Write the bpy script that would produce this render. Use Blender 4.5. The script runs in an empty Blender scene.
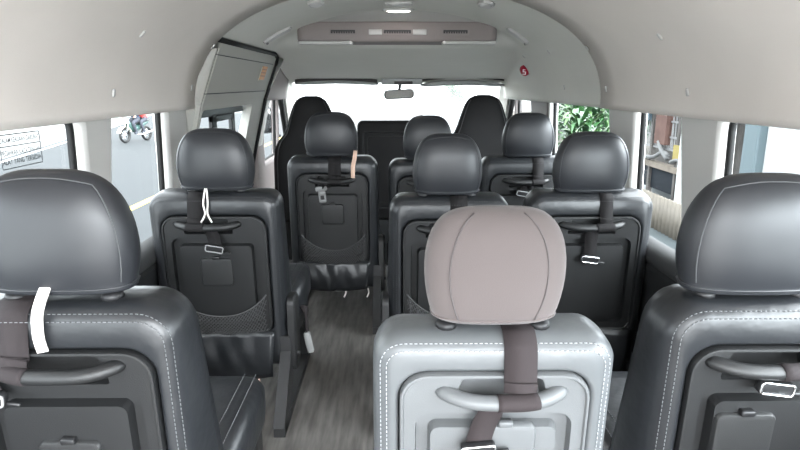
import bpy, bmesh, math, random
from math import sin, cos, pi, radians, copysign, sqrt
from mathutils import Vector, Matrix
random.seed(7)
sc = bpy.context.scene
COL = sc.collection
XC = .03            # centre line of the van

# ------------------------------------------------------------------ materials
def new_mat(name):
    m = bpy.data.materials.new(name); m.use_nodes = True
    nt = m.node_tree; b = nt.nodes['Principled BSDF']
    return m, nt, b

def mat(name, col, rough=.5, spec=.5, metal=0, bump=0, bscale=60, var=0, vscale=6, sheen=0, coords='Object', detail=4):
    m, nt, b = new_mat(name)
    b.inputs['Base Color'].default_value = (*col, 1)
    b.inputs['Roughness'].default_value = rough
    b.inputs['Specular IOR Level'].default_value = spec
    b.inputs['Metallic'].default_value = metal
    if sheen: b.inputs['Sheen Weight'].default_value = sheen
    if bump or var:
        tc = nt.nodes.new('ShaderNodeTexCoord')
    if bump:
        n = nt.nodes.new('ShaderNodeTexNoise'); n.inputs['Scale'].default_value = bscale; n.inputs['Detail'].default_value = detail
        nt.links.new(tc.outputs[coords], n.inputs['Vector'])
        bp = nt.nodes.new('ShaderNodeBump'); bp.inputs['Strength'].default_value = bump; bp.inputs['Distance'].default_value = .01
        nt.links.new(n.outputs['Fac'], bp.inputs['Height']); nt.links.new(bp.outputs['Normal'], b.inputs['Normal'])
    if var:
        n = nt.nodes.new('ShaderNodeTexNoise'); n.inputs['Scale'].default_value = vscale; n.inputs['Detail'].default_value = 5
        nt.links.new(tc.outputs[coords], n.inputs['Vector'])
        r = nt.nodes.new('ShaderNodeValToRGB')
        r.color_ramp.elements[0].position = .3; r.color_ramp.elements[1].position = .7
        r.color_ramp.elements[0].color = (*[c*(1-var) for c in col], 1); r.color_ramp.elements[1].color = (*[min(1, c*(1+var)) for c in col], 1)
        nt.links.new(n.outputs['Fac'], r.inputs['Fac']); nt.links.new(r.outputs['Color'], b.inputs['Base Color'])
    return m

def glass_mat(name, tint, gloss=.06, glare=0, glare_col=(.9, .93, .92)):
    m = bpy.data.materials.new(name); m.use_nodes = True; nt = m.node_tree; nt.nodes.clear()
    out = nt.nodes.new('ShaderNodeOutputMaterial')
    tr = nt.nodes.new('ShaderNodeBsdfTransparent'); tr.inputs['Color'].default_value = (*tint, 1)
    gl = nt.nodes.new('ShaderNodeBsdfGlossy'); gl.inputs['Roughness'].default_value = .02
    mx = nt.nodes.new('ShaderNodeMixShader'); mx.inputs['Fac'].default_value = gloss
    nt.links.new(tr.outputs[0], mx.inputs[1]); nt.links.new(gl.outputs[0], mx.inputs[2])
    last = mx
    if glare:  # translucent share imitates a veil of glare over the glass
        tl = nt.nodes.new('ShaderNodeBsdfTranslucent'); tl.inputs['Color'].default_value = (*glare_col, 1)
        m2 = nt.nodes.new('ShaderNodeMixShader'); m2.inputs['Fac'].default_value = glare
        nt.links.new(mx.outputs[0], m2.inputs[1]); nt.links.new(tl.outputs[0], m2.inputs[2]); last = m2
    nt.links.new(last.outputs[0], out.inputs['Surface'])
    return m

def emit(name, col, s):
    m = bpy.data.materials.new(name); m.use_nodes = True; nt = m.node_tree; nt.nodes.clear()
    out = nt.nodes.new('ShaderNodeOutputMaterial'); e = nt.nodes.new('ShaderNodeEmission')
    e.inputs[0].default_value = (*col, 1); e.inputs[1].default_value = s
    nt.links.new(e.outputs[0], out.inputs['Surface']); return m

M = dict(
    leather=mat('leather', (.0135, .0147, .0168), .36, .5, bump=.35, bscale=14, detail=3),
    leather_head=mat('leather_headrest', (.016, .0173, .0205), .42, .5, bump=.12, bscale=10, detail=2),
    plastic=mat('dark_plastic', (.0095, .0098, .0103), .46, .45, bump=.1, bscale=500, var=.12, vscale=9),
    plastic_in=mat('dark_plastic_inset', (.017, .0174, .0178), .44, .45, bump=.1, bscale=500),
    grey_leather=mat('grey_vinyl', (.088, .093, .097), .36, .5, bump=.35, bscale=14, detail=3),
    grey_plastic=mat('grey_plastic', (.098, .102, .105), .45, .45, bump=.1, bscale=500, var=.06, vscale=9),
    mauve=mat('mauve_fabric', (.092, .077, .075), .85, .2, bump=.15, bscale=700, sheen=.15),
    mauve_seam=mat('mauve_seam', (.085, .075, .075), .8, .2),
    front_fabric=mat('front_fabric', (.011, .0105, .011), .7, .25, bump=.1, bscale=400),
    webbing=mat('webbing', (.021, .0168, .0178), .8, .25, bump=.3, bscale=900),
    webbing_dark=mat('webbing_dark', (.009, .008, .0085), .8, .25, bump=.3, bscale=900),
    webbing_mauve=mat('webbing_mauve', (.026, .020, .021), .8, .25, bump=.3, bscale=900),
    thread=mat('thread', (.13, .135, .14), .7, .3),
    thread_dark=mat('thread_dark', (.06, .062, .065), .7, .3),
    thread_light=mat('thread_light', (.34, .35, .36), .7, .3),
    chrome=mat('chrome', (.75, .76, .77), .22, .5, metal=1),
    steel=mat('painted_steel', (.018, .018, .019), .4, .5),
    black=mat('black_plastic', (.012, .012, .013), .45, .4),
    rubber=mat('rubber', (.006, .006, .006), .6, .3),
    net=mat('net_cord', (.07, .07, .072), .7, .3),
    white_cord=mat('white_elastic', (.72, .68, .64), .8, .2),
    beige_cord=mat('beige_elastic', (.62, .43, .34), .8, .2),
    label_grey=mat('pale_plastic', (.22, .22, .22), .5, .4),
    headliner=mat('headliner', (.69, .645, .605), .95, .15, bump=.12, bscale=350, var=.045, vscale=2.2),
    ceil_front=mat('headliner_front', (.67, .665, .625), .9, .15, bump=.08, bscale=350, var=.03, vscale=3),
    trim=mat('pillar_trim', (.52, .51, .49), .6, .35, bump=.05, bscale=400),
    doorpanel=mat('door_panel', (.40, .395, .365), .6, .35, bump=.05, bscale=300),
    mauve_trim=mat('mauve_trim', (.235, .205, .20), .65, .3, bump=.05, bscale=300),
    brown_trim=mat('brown_trim', (.155, .14, .135), .65, .3),
    sill=mat('sill_trim', (.045, .046, .047), .55, .35),
    lowerwall=mat('lower_wall', (.015, .0155, .0165), .6, .35, bump=.1, bscale=300),
    visor=mat('visor', (.33, .34, .335), .7, .3),
    visor_edge=mat('visor_edge', (.05, .045, .043), .7, .3),
    bezel=mat('bezel', (.50, .49, .48), .45, .4),
    glass=glass_mat('side_glass', (.88, .92, .93), .028),
    windscreen=glass_mat('windscreen_glass', (.93, .96, .95), .05, .075),  # milky layer mixed in to whiten the view like glare
    lens=emit('lit_lens', (1, .9, .84), 1.6),
    red=mat('red_sticker', (.36, .01, .03), .3, .5),
    white=mat('white_print', (.85, .83, .83), .5, .3),
    orange=mat('orange_sticker', (.62, .25, .05), .5, .3),
    orange_dark=mat('orange_print', (.36, .12, .03), .5, .3),
    cream=mat('cream_paper', (.85, .80, .60), .5, .3),
    print_grey=mat('grey_print', (.06, .065, .07), .6, .2),
)

def floor_mat():
    m, nt, b = new_mat('vinyl_floor')
    tc = nt.nodes.new('ShaderNodeTexCoord'); mp = nt.nodes.new('ShaderNodeMapping')
    mp.inputs['Scale'].default_value = (14, 1.6, 1)
    nt.links.new(tc.outputs['Object'], mp.inputs[0])
    n = nt.nodes.new('ShaderNodeTexNoise'); n.inputs['Scale'].default_value = 3; n.inputs['Detail'].default_value = 8
    nt.links.new(mp.outputs[0], n.inputs['Vector'])
    r = nt.nodes.new('ShaderNodeValToRGB')
    r.color_ramp.elements[0].position = .3; r.color_ramp.elements[0].color = (.075, .070, .065, 1)
    r.color_ramp.elements[1].position = .75; r.color_ramp.elements[1].color = (.19, .18, .168, 1)
    nt.links.new(n.outputs['Fac'], r.inputs['Fac']); nt.links.new(r.outputs['Color'], b.inputs['Base Color'])
    w = nt.nodes.new('ShaderNodeTexNoise'); w.inputs['Scale'].default_value = 5; w.inputs['Detail'].default_value = 2
    nt.links.new(tc.outputs['Object'], w.inputs['Vector'])
    bp = nt.nodes.new('ShaderNodeBump'); bp.inputs['Strength'].default_value = .35; bp.inputs['Distance'].default_value = .05
    nt.links.new(w.outputs['Fac'], bp.inputs['Height']); nt.links.new(bp.outputs['Normal'], b.inputs['Normal'])
    b.inputs['Roughness'].default_value = .5
    return m
M['floor'] = floor_mat()

# ------------------------------------------------------------------ mesh helpers
def obj(name, bm, m, parent=None, smooth=True, loc=None, angle=None):
    bmesh.ops.recalc_face_normals(bm, faces=bm.faces[:])
    me = bpy.data.meshes.new(name); bm.to_mesh(me); bm.free()
    ms = m if isinstance(m, (list, tuple)) else [m]
    for x in ms: me.materials.append(x)
    for p in me.polygons: p.use_smooth = smooth
    if smooth and angle is not None:
        me.set_sharp_from_angle(angle=radians(angle))
    o = bpy.data.objects.new(name, me); COL.objects.link(o)
    if parent is not None: o.parent = parent
    if loc is not None: o.location = loc
    return o

def empty(name, loc=(0, 0, 0), rz=0):
    o = bpy.data.objects.new(name, None); COL.objects.link(o)
    o.location = loc; o.rotation_euler = (0, 0, rz); o.empty_display_size = .1
    return o

def tag(o, label, cat, group=None):
    o['label'] = label; o['category'] = cat
    if group: o['group'] = group
    return o

def struct(o):
    o['kind'] = 'structure'; return o

def rr(w, h, r, n=5, cx=0, cz=0):
    """rounded rectangle outline in x, z (counter clockwise from lower right)"""
    rs = r if isinstance(r, (list, tuple)) else (r,)*4      # br, tr, tl, bl
    out = []
    for k, (sx, sz) in enumerate(((1, -1), (1, 1), (-1, 1), (-1, -1))):
        q = max(.0005, min(rs[k], w/2-.0001, h/2-.0001))
        ox, oz = cx+sx*(w/2-q), cz+sz*(h/2-q)
        for i in range(n+1):
            a = -pi/2 + k*pi/2 + i/n*pi/2
            out.append((ox+q*cos(a), oz+q*sin(a)))
    return out

def loft(bm, loops, cap0=True, cap1=True, closed=True):
    V = [[bm.verts.new(p) for p in L] for L in loops]
    n = len(V[0])
    for a, b in zip(V, V[1:]):
        for i in range(n if closed else n-1):
            j = (i+1) % n
            bm.faces.new((a[i], a[j], b[j], b[i]))
    if cap0: bm.faces.new(V[0][::-1])
    if cap1: bm.faces.new(V[-1])
    return V

def slab(bm, w, h, r, layers, cx=0, cz=0, n=5, cap0=True, cap1=True):
    """rounded slab: layers = (y, inset)"""
    loops = []
    for y, ins in layers:
        rs = r if isinstance(r, (list, tuple)) else (r,)*4
        loops.append([(x, y, z) for x, z in rr(w-2*ins, h-2*ins, [max(.002, q-ins) for q in rs], n, cx, cz)])
    return loft(bm, loops, cap0, cap1)

def box(bm, x0, x1, y0, y1, z0, z1, bev=0, segs=2):
    before = set(bm.verts)
    v = [bm.verts.new((x, y, z)) for x in (x0, x1) for y in (y0, y1) for z in (z0, z1)]
    for f in ((0, 1, 3, 2), (4, 6, 7, 5), (0, 4, 5, 1), (2, 3, 7, 6), (0, 2, 6, 4), (1, 5, 7, 3)):
        bm.faces.new([v[i] for i in f])
    if bev:
        es = {e for q in v for e in q.link_edges}
        bmesh.ops.bevel(bm, geom=list(es), offset=bev, segments=segs, profile=.5, affect='EDGES')
    return [q for q in bm.verts if q not in before]

def frames(pts, closed=False):
    P = [Vector(p) for p in pts]; n = len(P); T = []
    for i in range(n):
        a = P[i-1] if (i > 0 or closed) else P[i]
        b = P[(i+1) % n] if (i < n-1 or closed) else P[i]
        t = (b-a); T.append(t.normalized() if t.length > 1e-9 else Vector((0, 0, 1)))
    return P, T

def tube(bm, pts, r, n=6, closed=False, caps=True, sq=1):
    P, T = frames(pts, closed)
    up = Vector((0, 0, 1)) if abs(T[0].z) < .9 else Vector((0, 1, 0))
    u = T[0].cross(up).normalized(); loops = []
    for i, (p, t) in enumerate(zip(P, T)):
        u = (u - t*u.dot(t)).normalized(); v = t.cross(u)
        q = r[i] if isinstance(r, (list, tuple)) else r
        loops.append([p + u*cos(2*pi*k/n)*q + v*sin(2*pi*k/n)*q*sq for k in range(n)])
    if closed: loft(bm, loops+[loops[0]], False, False)
    else: loft(bm, loops, caps, caps)

def ribbon(bm, pts, w, th=.0015, side=(1, 0, 0)):
    P, T = frames(pts); loops = []; S = Vector(side)
    for i, (p, t) in enumerate(zip(P, T)):
        q = w[i] if isinstance(w, (list, tuple)) else w
        s = (S - t*S.dot(t)).normalized(); nn = t.cross(s)
        loops.append([p+s*q/2+nn*th, p-s*q/2+nn*th, p-s*q/2-nn*th, p+s*q/2-nn*th])
    loft(bm, loops)

def smooth_path(pts, sub=4):
    P = [Vector(p) for p in pts]; out = []
    for i in range(len(P)-1):
        p0 = P[max(0, i-1)]; p1 = P[i]; p2 = P[i+1]; p3 = P[min(len(P)-1, i+2)]
        for k in range(sub):
            t = k/sub
            out.append(.5*((2*p1)+(p2-p0)*t+(2*p0-5*p1+4*p2-p3)*t*t+(3*p1-p0-3*p2+p3)*t**3))
    out.append(P[-1]); return out

def dashes(bm, pts, step=.0085, ln=.0055, r=.0011):
    P = [Vector(p) for p in pts]
    L = [0]
    for a, b in zip(P, P[1:]): L.append(L[-1]+(b-a).length)
    def at(s):
        for i in range(len(P)-1):
            if s <= L[i+1] or i == len(P)-2:
                d = L[i+1]-L[i]
                return P[i].lerp(P[i+1], 0 if d < 1e-9 else (s-L[i])/d)
    s = 0
    while s+ln < L[-1]:
        tube(bm, [at(s), at(s+ln)], r, 4); s += step

def torus(bm, R, r, n=20, k=8, mtx=Matrix()):
    tube(bm, [mtx @ Vector((R*cos(2*pi*i/n), 0, R*sin(2*pi*i/n))) for i in range(n)], r, k, closed=True)

def planar(bm, outer, holes, f):
    """fill a flat outline with holes, f maps (a, b) to 3D"""
    es = []
    for lp in [outer]+holes:
        vs = [bm.verts.new(f(*p)) for p in lp]
        es += [bm.edges.new((vs[i], vs[(i+1) % len(vs)])) for i in range(len(vs))]
    r = bmesh.ops.triangle_fill(bm, use_beauty=True, use_dissolve=False, edges=es)
    return [g for g in r['geom'] if isinstance(g, bmesh.types.BMFace)]

def shear_back(o, tilt, pivot=.3):
    m = Matrix.Translation((0, 0, pivot)) @ Matrix.Rotation(tilt, 4, 'X') @ Matrix.Translation((0, 0, -pivot))
    o.data.transform(m)
    return o

# ------------------------------------------------------------------ passenger seats
GROUP = 'passenger seats in the van'

def headrest_layers(w, h, dep, grey):
    if grey: prof = [(0, .80, .70), (.02, .86, .80), (.10, .92, .92), (.3, .985, 1), (.5, 1, 1), (.66, .97, .97), (.79, .905, .86), (.885, .81, .70), (.95, .68, .5), (.985, .52, .3), (1, .34, .14)]
    else: prof = [(0, .89, .70), (.012, .92, .78), (.05, .93, .82), (.07, .918, .80), (.09, .93, .84), (.22, .985, .97), (.38, 1, 1), (.54, .975, .97), (.67, .925, .91), (.78, .85, .80), (.87, .755, .66), (.935, .64, .49), (.975, .50, .32), (.994, .36, .17), (1, .22, .08)]
    return prof

def se(a, n):
    return copysign(abs(cos(a))**(2/n), cos(a)), copysign(abs(sin(a))**(2/n), sin(a))

def make_seat(p):
    root = empty('passenger_seat', (p['x'], p['y'], 0))
    tag(root, p['label'], 'seat', GROUP)
    W, top = p['W'], p['top']
    grey = p.get('grey', False)
    L = M['grey_leather'] if grey else M['leather']
    PL = M['grey_plastic'] if grey else M['plastic']
    PI = M['grey_plastic'] if grey else M['plastic_in']
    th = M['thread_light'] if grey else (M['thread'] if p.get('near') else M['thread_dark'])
    tilt = radians(p.get('tilt', 4))
    T = lambda o: shear_back(o, tilt)
    zb = .17; zt_ = top + (.022 if grey else .034); H = zt_ - zb; zc = (zt_+zb)/2
    rs = (.03, p.get('cr', .055), p.get('cr', .055), .03)
    # padded backrest (a tray that holds the plastic back panel)
    bm = bmesh.new()
    pz0 = .325; pz1 = top-.044; pw = W-.094; ph = pz1-pz0; pzc = (pz0+pz1)/2
    loops = []
    for y, gr in ((.034, -.006), (.033, .0), (.001, .003), (-.003, .007), (-.004, .011)):
        loops.append([(x, y, z) for x, z in rr(pw+2*gr, ph+2*gr, [q+gr for q in (.03, .05, .05, .03)], 7, 0, pzc)])
    for y, ins in ((-.002, .029), (.004, .017), (.013, .008), (.026, .002), (.045, 0), (.085, 0), (.11, .004), (.128, .014), (.136, .035), (.14, .06)):
        loops.append([(x, y, z) for x, z in rr(W-2*ins, H-2*ins, [max(.002, q-ins) for q in rs], 7, 0, zc)])
    loft(bm, loops)
    for v in bm.verts:
        k = max(0, (top-v.co.z)/.65)
        v.co.x *= 1+p.get('wedge', .12)*k*max(0, v.co.y-.02)/.12
    # soft unevenness of the padding
    for v in bm.verts:
        if v.co.y > .006:
            k = sin(v.co.x*37+p['x']*11)*.0015+sin(v.co.z*23)*.002
            v.co.x += copysign(k, v.co.x); v.co.z += k*.6
    back = T(obj('backrest', bm, L, root))
    # double stitching that follows the seam
    for y, ins in ((-.0012, .0235), (.0075, .0125)):
        lp = rr(W-2*ins, H-2*ins, [q-ins for q in rs], 7, 0, zc)
        path = [(x, y-.0006, z) for x, z in lp[8:24]]
        i0 = path[0]; i1 = path[-1]
        path = [(i0[0], i0[1], .40)] + path + [(i1[0], i1[1], .40)]
        bm = bmesh.new()
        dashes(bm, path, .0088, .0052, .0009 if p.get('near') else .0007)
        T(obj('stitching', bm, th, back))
    # plastic back panel: outer ring with a pocket behind the handle, groove, raised inner field
    iz1 = top-.124; iw = pw-.056; ih = iz1-(pz0+.03); izc = (iz1+pz0+.03)/2
    rx, rz = .0, top-.088
    bm = bmesh.new()
    yf = -.006
    oR = (.03, .05, .05, .03); iR = (.03, .028, .028, .03)
    outer = rr(pw-.016, ph-.016, [q-.006 for q in oR], 6, 0, pzc)
    inner = rr(iw, ih, iR, 6, 0, izc)
    rx = p.get('handle_x', 0); hole = [(rx-.088, rz-.020), (rx+.088, rz-.020), (rx+.072, rz+.035), (rx-.072, rz+.035)]
    def q4(poly, r=.008, n=3):
        out = []
        for i in range(len(poly)):
            a, b, c = Vector(poly[i-1]), Vector(poly[i]), Vector(poly[(i+1) % len(poly)])
            d0 = b+(a-b).normalized()*r; d1 = b+(c-b).normalized()*r
            for k in range(n+1):
                t = k/n; out.append(tuple((1-t)**2*d0+2*t*(1-t)*b+t*t*d1))
        return out
    hole = q4(hole)
    planar(bm, outer, [inner, hole], lambda a, b: (a, yf, b))
    bmesh.ops.remove_doubles(bm, verts=bm.verts, dist=1e-6)
    # raised rim round the panel
    def ring(w, h, r, y, cz): return [(x, y, z) for x, z in rr(w, h, r, 6, 0, cz)]
    loft(bm, [ring(pw, ph, oR, .006, pzc), ring(pw, ph, oR, -.005, pzc), ring(pw-.003, ph-.003, oR, -.010, pzc), ring(pw-.011, ph-.011, [q-.005 for q in oR], -.0105, pzc), ring(pw-.016, ph-.016, [q-.006 for q in oR], yf, pzc)], False, False)
    # groove and inner field
    g = .024
    loft(bm, [ring(iw, ih, iR, yf, izc), ring(iw-.006, ih-.006, iR, yf+.019, izc), ring(iw-2*g, ih-2*g, [.016]*4, yf+.019, izc), ring(iw-2*g-.008, ih-2*g-.008, [.016]*4, yf-.002, izc), ring(iw-2*g-.03, ih-2*g-.03, [.012]*4, yf-.0025, izc)], False, True)
    # handle pocket
    def sc_h(s, y): return [(rx+(a-rx)*s, y, rz+(b-rz)*s) for a, b in hole]
    loft(bm, [sc_h(1, yf), sc_h(.97, yf+.004), sc_h(.88, .026)], False, True)
    panel = T(obj('back_panel', bm, PL, root, angle=35))
    # latch cover plate
    if p.get('plate', True):
        px, pz = p.get('plate_x', 0), p.get('plate_z', iz1-.125)
        bm = bmesh.new()
        slab(bm, .112, .105, .014, [(-.004, 0), (-.013, 0), (-.017, .003), (-.018, .008)], px, pz)
        T(obj('cover_plate', bm, PI, panel, angle=40))
        bm = bmesh.new()
        slab(bm, .026, .012, .003, [(-.006, 0), (-.019, 0), (-.021, .002)], px, pz+.055)
        T(obj('latch', bm, M['black'] if not grey else PL, panel))
    # grab handle
    hz = rz+(.002 if grey else .010); hx0 = p.get('handle_x', 0)
    bm = bmesh.new()
    pts = []; rad = []
    for i in range(25):
        u = -1+2*i/24
        out = (1-abs(u)**3.2)
        pts.append((.112*u+hx0, .004-.036*out, hz+.007*(abs(u)**2.5)))
        rad.append(.0155 if abs(u) < .95 else .012)
    tube(bm, pts, rad, 10, sq=.85)
    T(obj('grab_handle', bm, PL, root))
    # headrest
    hw, hh, hd = p.get('hr_w', .27), p.get('hr_h', .212), .06
    h0 = p.get('hr_z', top+.036); hx = p.get('hr_x', 0); yc = .066
    prof = headrest_layers(hw, hh, hd, grey)
    n = 40; nn = 2.7
    def hpt(t, a):
        for (a0, b0, c0), (a1, b1, c1) in zip(prof, prof[1:]):
            if t <= a1:
                k = (t-a0)/(a1-a0); wv = b0+(b1-b0)*k; dv = c0+(c1-c0)*k; break
        cx_, sy_ = se(a, nn)
        # the rear face swells slightly, the cover sags at the bottom
        return (hx+hw/2*wv*cx_, yc+hd*dv*sy_*(1.0), h0+hh*t+.004*sin(3*a)*0)
    bm = bmesh.new()
    loft(bm, [[hpt(t, 2*pi*k/n) for k in range(n)] for t, _, _ in prof])
    hm = M['mauve'] if grey else M['leather_head']
    head = T(obj('headrest', bm, hm, root))
    sub = head.modifiers.new('soft', 'SUBSURF'); sub.levels = 1; sub.render_levels = 1
    bm = bmesh.new()
    if grey:
        for s in (-1, 1):
            a = -pi/2+s*.62
            tube(bm, [hpt(.04+.93*i/20, a-s*.12*((i/20-.5)**2)*4) for i in range(21)], .0016, 5)
    else:
        a0, a1 = -pi/2-1.02, -pi/2+1.02
        ts = [.10+.80*i/16 for i in range(17)]
        pth = [hpt(t, a0) for t in ts] + [hpt(.90+.055*sin(pi*k/11), a0+(a1-a0)*k/11) for k in range(1, 11)] + [hpt(t, a1) for t in ts[::-1]]
        tube(bm, pth, .0015, 5)
    T(obj('piping', bm, M['mauve_seam'] if grey else (M['thread_dark'] if p.get('near') else M['leather_head']), head))
    bm = bmesh.new()
    # hem of the cover
    tube(bm, [hpt(.055, 2*pi*k/n) for k in range(n)], .0022, 5, closed=True)
    T(obj('hem', bm, hm, head))
    for s in (-1, 1):
        bm = bmesh.new()
        tube(bm, [(hx+s*.085, yc, top), (hx+s*.085, yc, h0+.05)], .007, 8)
        slab_v = bmesh.ops.create_cone(bm, cap_ends=True, segments=14, radius1=.021, radius2=.017, depth=.012, matrix=Matrix.Translation((hx+s*.085, yc-.012, zt_+.004)))
        T(obj('headrest_post', bm, M['black'], root))
    # seat belt webbing over the back
    if 'strap_x' in p:
        sx, sw = p['strap_x'], p.get('strap_w', .055)
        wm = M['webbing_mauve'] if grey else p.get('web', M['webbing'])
        bm = bmesh.new()
        path = [(sx, .09, h0+.012), (sx, .05, zt_+.0035), (sx, .026, zt_+.0015), (sx, .004, zt_-.012), (sx, -.004, top-.004), (sx, -.010, top-.03), (sx, -.016, top-.055), (sx, -.020, hz+.03), (sx-.002, -.024, hz+.012)]
        ribbon(bm, smooth_path(path, 4), sw, .001)
        belt = T(obj('belt_webbing', bm, wm, root))
        # wrap round the handle
        bx = p.get('low_x', sx)
        bm = bmesh.new()
        wrap = []
        x0, x1 = min(sx-sw/2, bx-.018), max(sx+sw/2, bx+.018)
        if p.get('wrap', True):
            x0, x1 = (sx-sw/2+bx*0), sx+sw/2
            x0 = min(x0, bx+.012); 
        N = 9
        tp = []
        for i in range(N):
            x = x0+(x1-x0)*i/(N-1); u = (x-hx0)/.112; out = max(0, 1-abs(u)**3.2)
            tp.append((x, .004-.036*out, hz+.007*(abs(u)**2.5)))
        tube(bm, tp, .0172, 12, sq=.87)
        T(obj('belt_wrap', bm, wm, belt))
    if 'buckle' in p:
        bx, dz, ang, kind = p['buckle']
        lx = p.get('low_x', bx)
        wm = M['webbing_mauve'] if grey else p.get('web', M['webbing'])
        zb_ = hz - dz
        if dz > .03:
            bm = bmesh.new()
            ribbon(bm, smooth_path([(lx, -.032, hz-.004), (lx, -.030, hz-.022), ((lx+bx)/2, -.026, (hz+zb_)/2), (bx, -.024, zb_+.006)], 4), [.044]*13, .001)
            T(obj('belt_tail', bm, wm, root))
        R = Matrix.Translation((bx, -.030, zb_)) @ Matrix.Rotation(ang, 4, 'Y')
        if kind == 'bar':
            bm = bmesh.new()
            slab(bm, .062, .026, .006, [(.008, .002), (.004, 0), (-.008, 0), (-.010, .003)], 0, 0)
            box(bm, .02, .055, -.004, .004, -.012, -.005, .002, 1)
            bm.transform(R)
            bk = T(obj('belt_tongue', bm, M['black'], root))
            bm = bmesh.new()
            tube(bm, [(x, -.010, z) for x, z in rr(.060, .022, .006, 3)], .0024, 6, closed=True)
            bm.transform(R); T(obj('chrome_bar', bm, M['chrome'] if p.get('shiny') else M['label_grey'], bk))
        else:
            bm = bmesh.new()
            slab(bm, .056, .022, .005, [(.006, 0), (-.007, 0), (-.009, .002)], 0, .012)
            bm.transform(R); bk = T(obj('belt_tongue', bm, M['label_grey'], root))
            bm = bmesh.new()
            o_ = rr(.036, .062, .006, 3, 0, -.03); i_ = rr(.018, .022, .004, 3, 0, -.034)
            fs = planar(bm, o_, [i_], lambda a, b: (a, -.003, b))
            e = bmesh.ops.extrude_face_region(bm, geom=fs)
            bmesh.ops.translate(bm, verts=[v for v in e['geom'] if isinstance(v, bmesh.types.BMVert)], vec=(0, .003, 0))
            bm.transform(R); T(obj('metal_tab', bm, M['chrome'] if p.get('shiny') else M['label_grey'], bk))
    for lx, ln, style in p.get('loops', []):
        bm = bmesh.new()
        if style == 'wide':
            ribbon(bm, smooth_path([(lx+.006, .02, h0+.02), (lx+.004, -.002, h0-.002), (lx, -.010, h0-.3*ln), (lx, -.016, h0-.7*ln), (lx+.004, -.018, h0-ln)], 4), .019, .0018)
            T(obj('elastic_loop', bm, M['white_cord'], root))
        elif style == 'beige':
            ribbon(bm, smooth_path([(lx+.012, .03, h0+.03), (lx+.010, -.002, h0-.002), (lx+.002, -.010, h0-.4*ln), (lx, -.014, h0-ln)], 4), .020, .0016)
            T(obj('elastic_loop', bm, M['beige_cord'], root))
        else:
            tube(bm, smooth_path([(lx, .0, h0+.015), (lx-.008, -.012, h0-.35*ln), (lx-.002, -.02, h0-.7*ln), (lx-.018, -.024, h0-ln)], 4), .0032, 6)
            tube(bm, smooth_path([(lx+.004, .0, h0+.015), (lx+.008, -.012, h0-.35*ln), (lx+.006, -.02, h0-.7*ln), (lx+.020, -.024, h0-ln)], 4), .0032, 6)
            T(obj('elastic_loop', bm, M['white_cord'], root))
    # net pocket
    if p.get('net', True):
        bm = bmesh.new()
        nw = pw-.03; zb0 = pz0-.005
        def npt(s, t):
            e = abs(2*s-1)
            ztop = pz0+.065+.085*e**2.4
            z = zb0+(ztop-zb0)*t
            return Vector(((s-.5)*nw, -.012-.012*sin(pi*min(1, t))*(1-e**4)-.004*t, z-.012*sin(pi*s)*(1-t)))
        K = 26
        for s in (-1, 1):
            for i in range(-8, K+9):
                pts = []
                for k in range(9):
                    t = k/8; q = i/K+s*t*.26
                    if 0 <= q <= 1: pts.append(npt(q, t))
                if len(pts) > 1: tube(bm, pts, .0016, 3, caps=False)
        T(obj('net_pocket', bm, M['net'], root))
        bm = bmesh.new()
        tube(bm, [npt(i/24, 1) for i in range(25)], .003, 5)
        tube(bm, [npt(i/24, 0) for i in range(25)], .003, 5)
        T(obj('net_edge', bm, M['net'], root))
    # leather flap under the panel
    if p.get('flap', True):
        bm = bmesh.new()
        fw = pw+.01; loops = []
        for k in range(9):
            t = k/8; z = pz0+.002-.185*t*p.get('flap_h', 1)
            yy = -.010-.018*sin(pi*t*.9)
            row = []
            for i in range(25):
                s = i/24; x = (s-.5)*(fw-.03*t)
                y = yy-.004*sin(s*17+t*4+p['x']*7)*sin(pi*s)-.003*sin(s*31-t*6)*sin(pi*s)
                row.append((x, y, z-.012*sin(pi*s)*t))
            loops.append(row)
        loft(bm, loops, False, False, closed=False)
        fl = T(obj('lower_flap', bm, L, root))
        so = fl.modifiers.new('thick', 'SOLIDIFY'); so.thickness = .005; so.offset = 1
        bm = bmesh.new()
        zz = pz0+.002-.185*p.get('flap_h', 1)
        tube(bm, [((i/24-.5)*(fw-.03), -.014, zz-.012*sin(pi*i/24)) for i in range(25)], .0035, 6)
        T(obj('flap_hem', bm, L, fl))
        for cxx, ln, mm in p.get('cords', []):
            bm = bmesh.new()
            tube(bm, smooth_path([(cxx, -.010, zz), (cxx+.004, -.016, zz-ln*.5), (cxx-.006, -.014, zz-ln)], 3), .0045, 6)
            T(obj('hanging_cord', bm, M[mm], fl))
    # cushion
    bm = bmesh.new()
    cw = W+.01
    loops = []
    for y, ins in ((.10, .04), (.105, .015), (.12, .0), (.45, 0), (.50, .008), (.535, .03), (.545, .06)):
        loops.append([(x, y, z) for x, z in rr(cw-2*ins, .15-2*ins*.8, .045, 5, p.get('cdx', 0), .365)])
    loft(bm, loops)
    cu = obj('cushion', bm, M['grey_leather'] if grey else M['leather'], root)
    for s in (-1, 1):
        for q, z in ((.03, .4395), (.06, .441)):
            bm = bmesh.new()
            dashes(bm, [(p.get('cdx', 0)+s*(cw/2-q), .14, z), (p.get('cdx', 0)+s*(cw/2-q), .5, z)], .0095, .006, .0011)
            obj('stitching', bm, th, cu)
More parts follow.
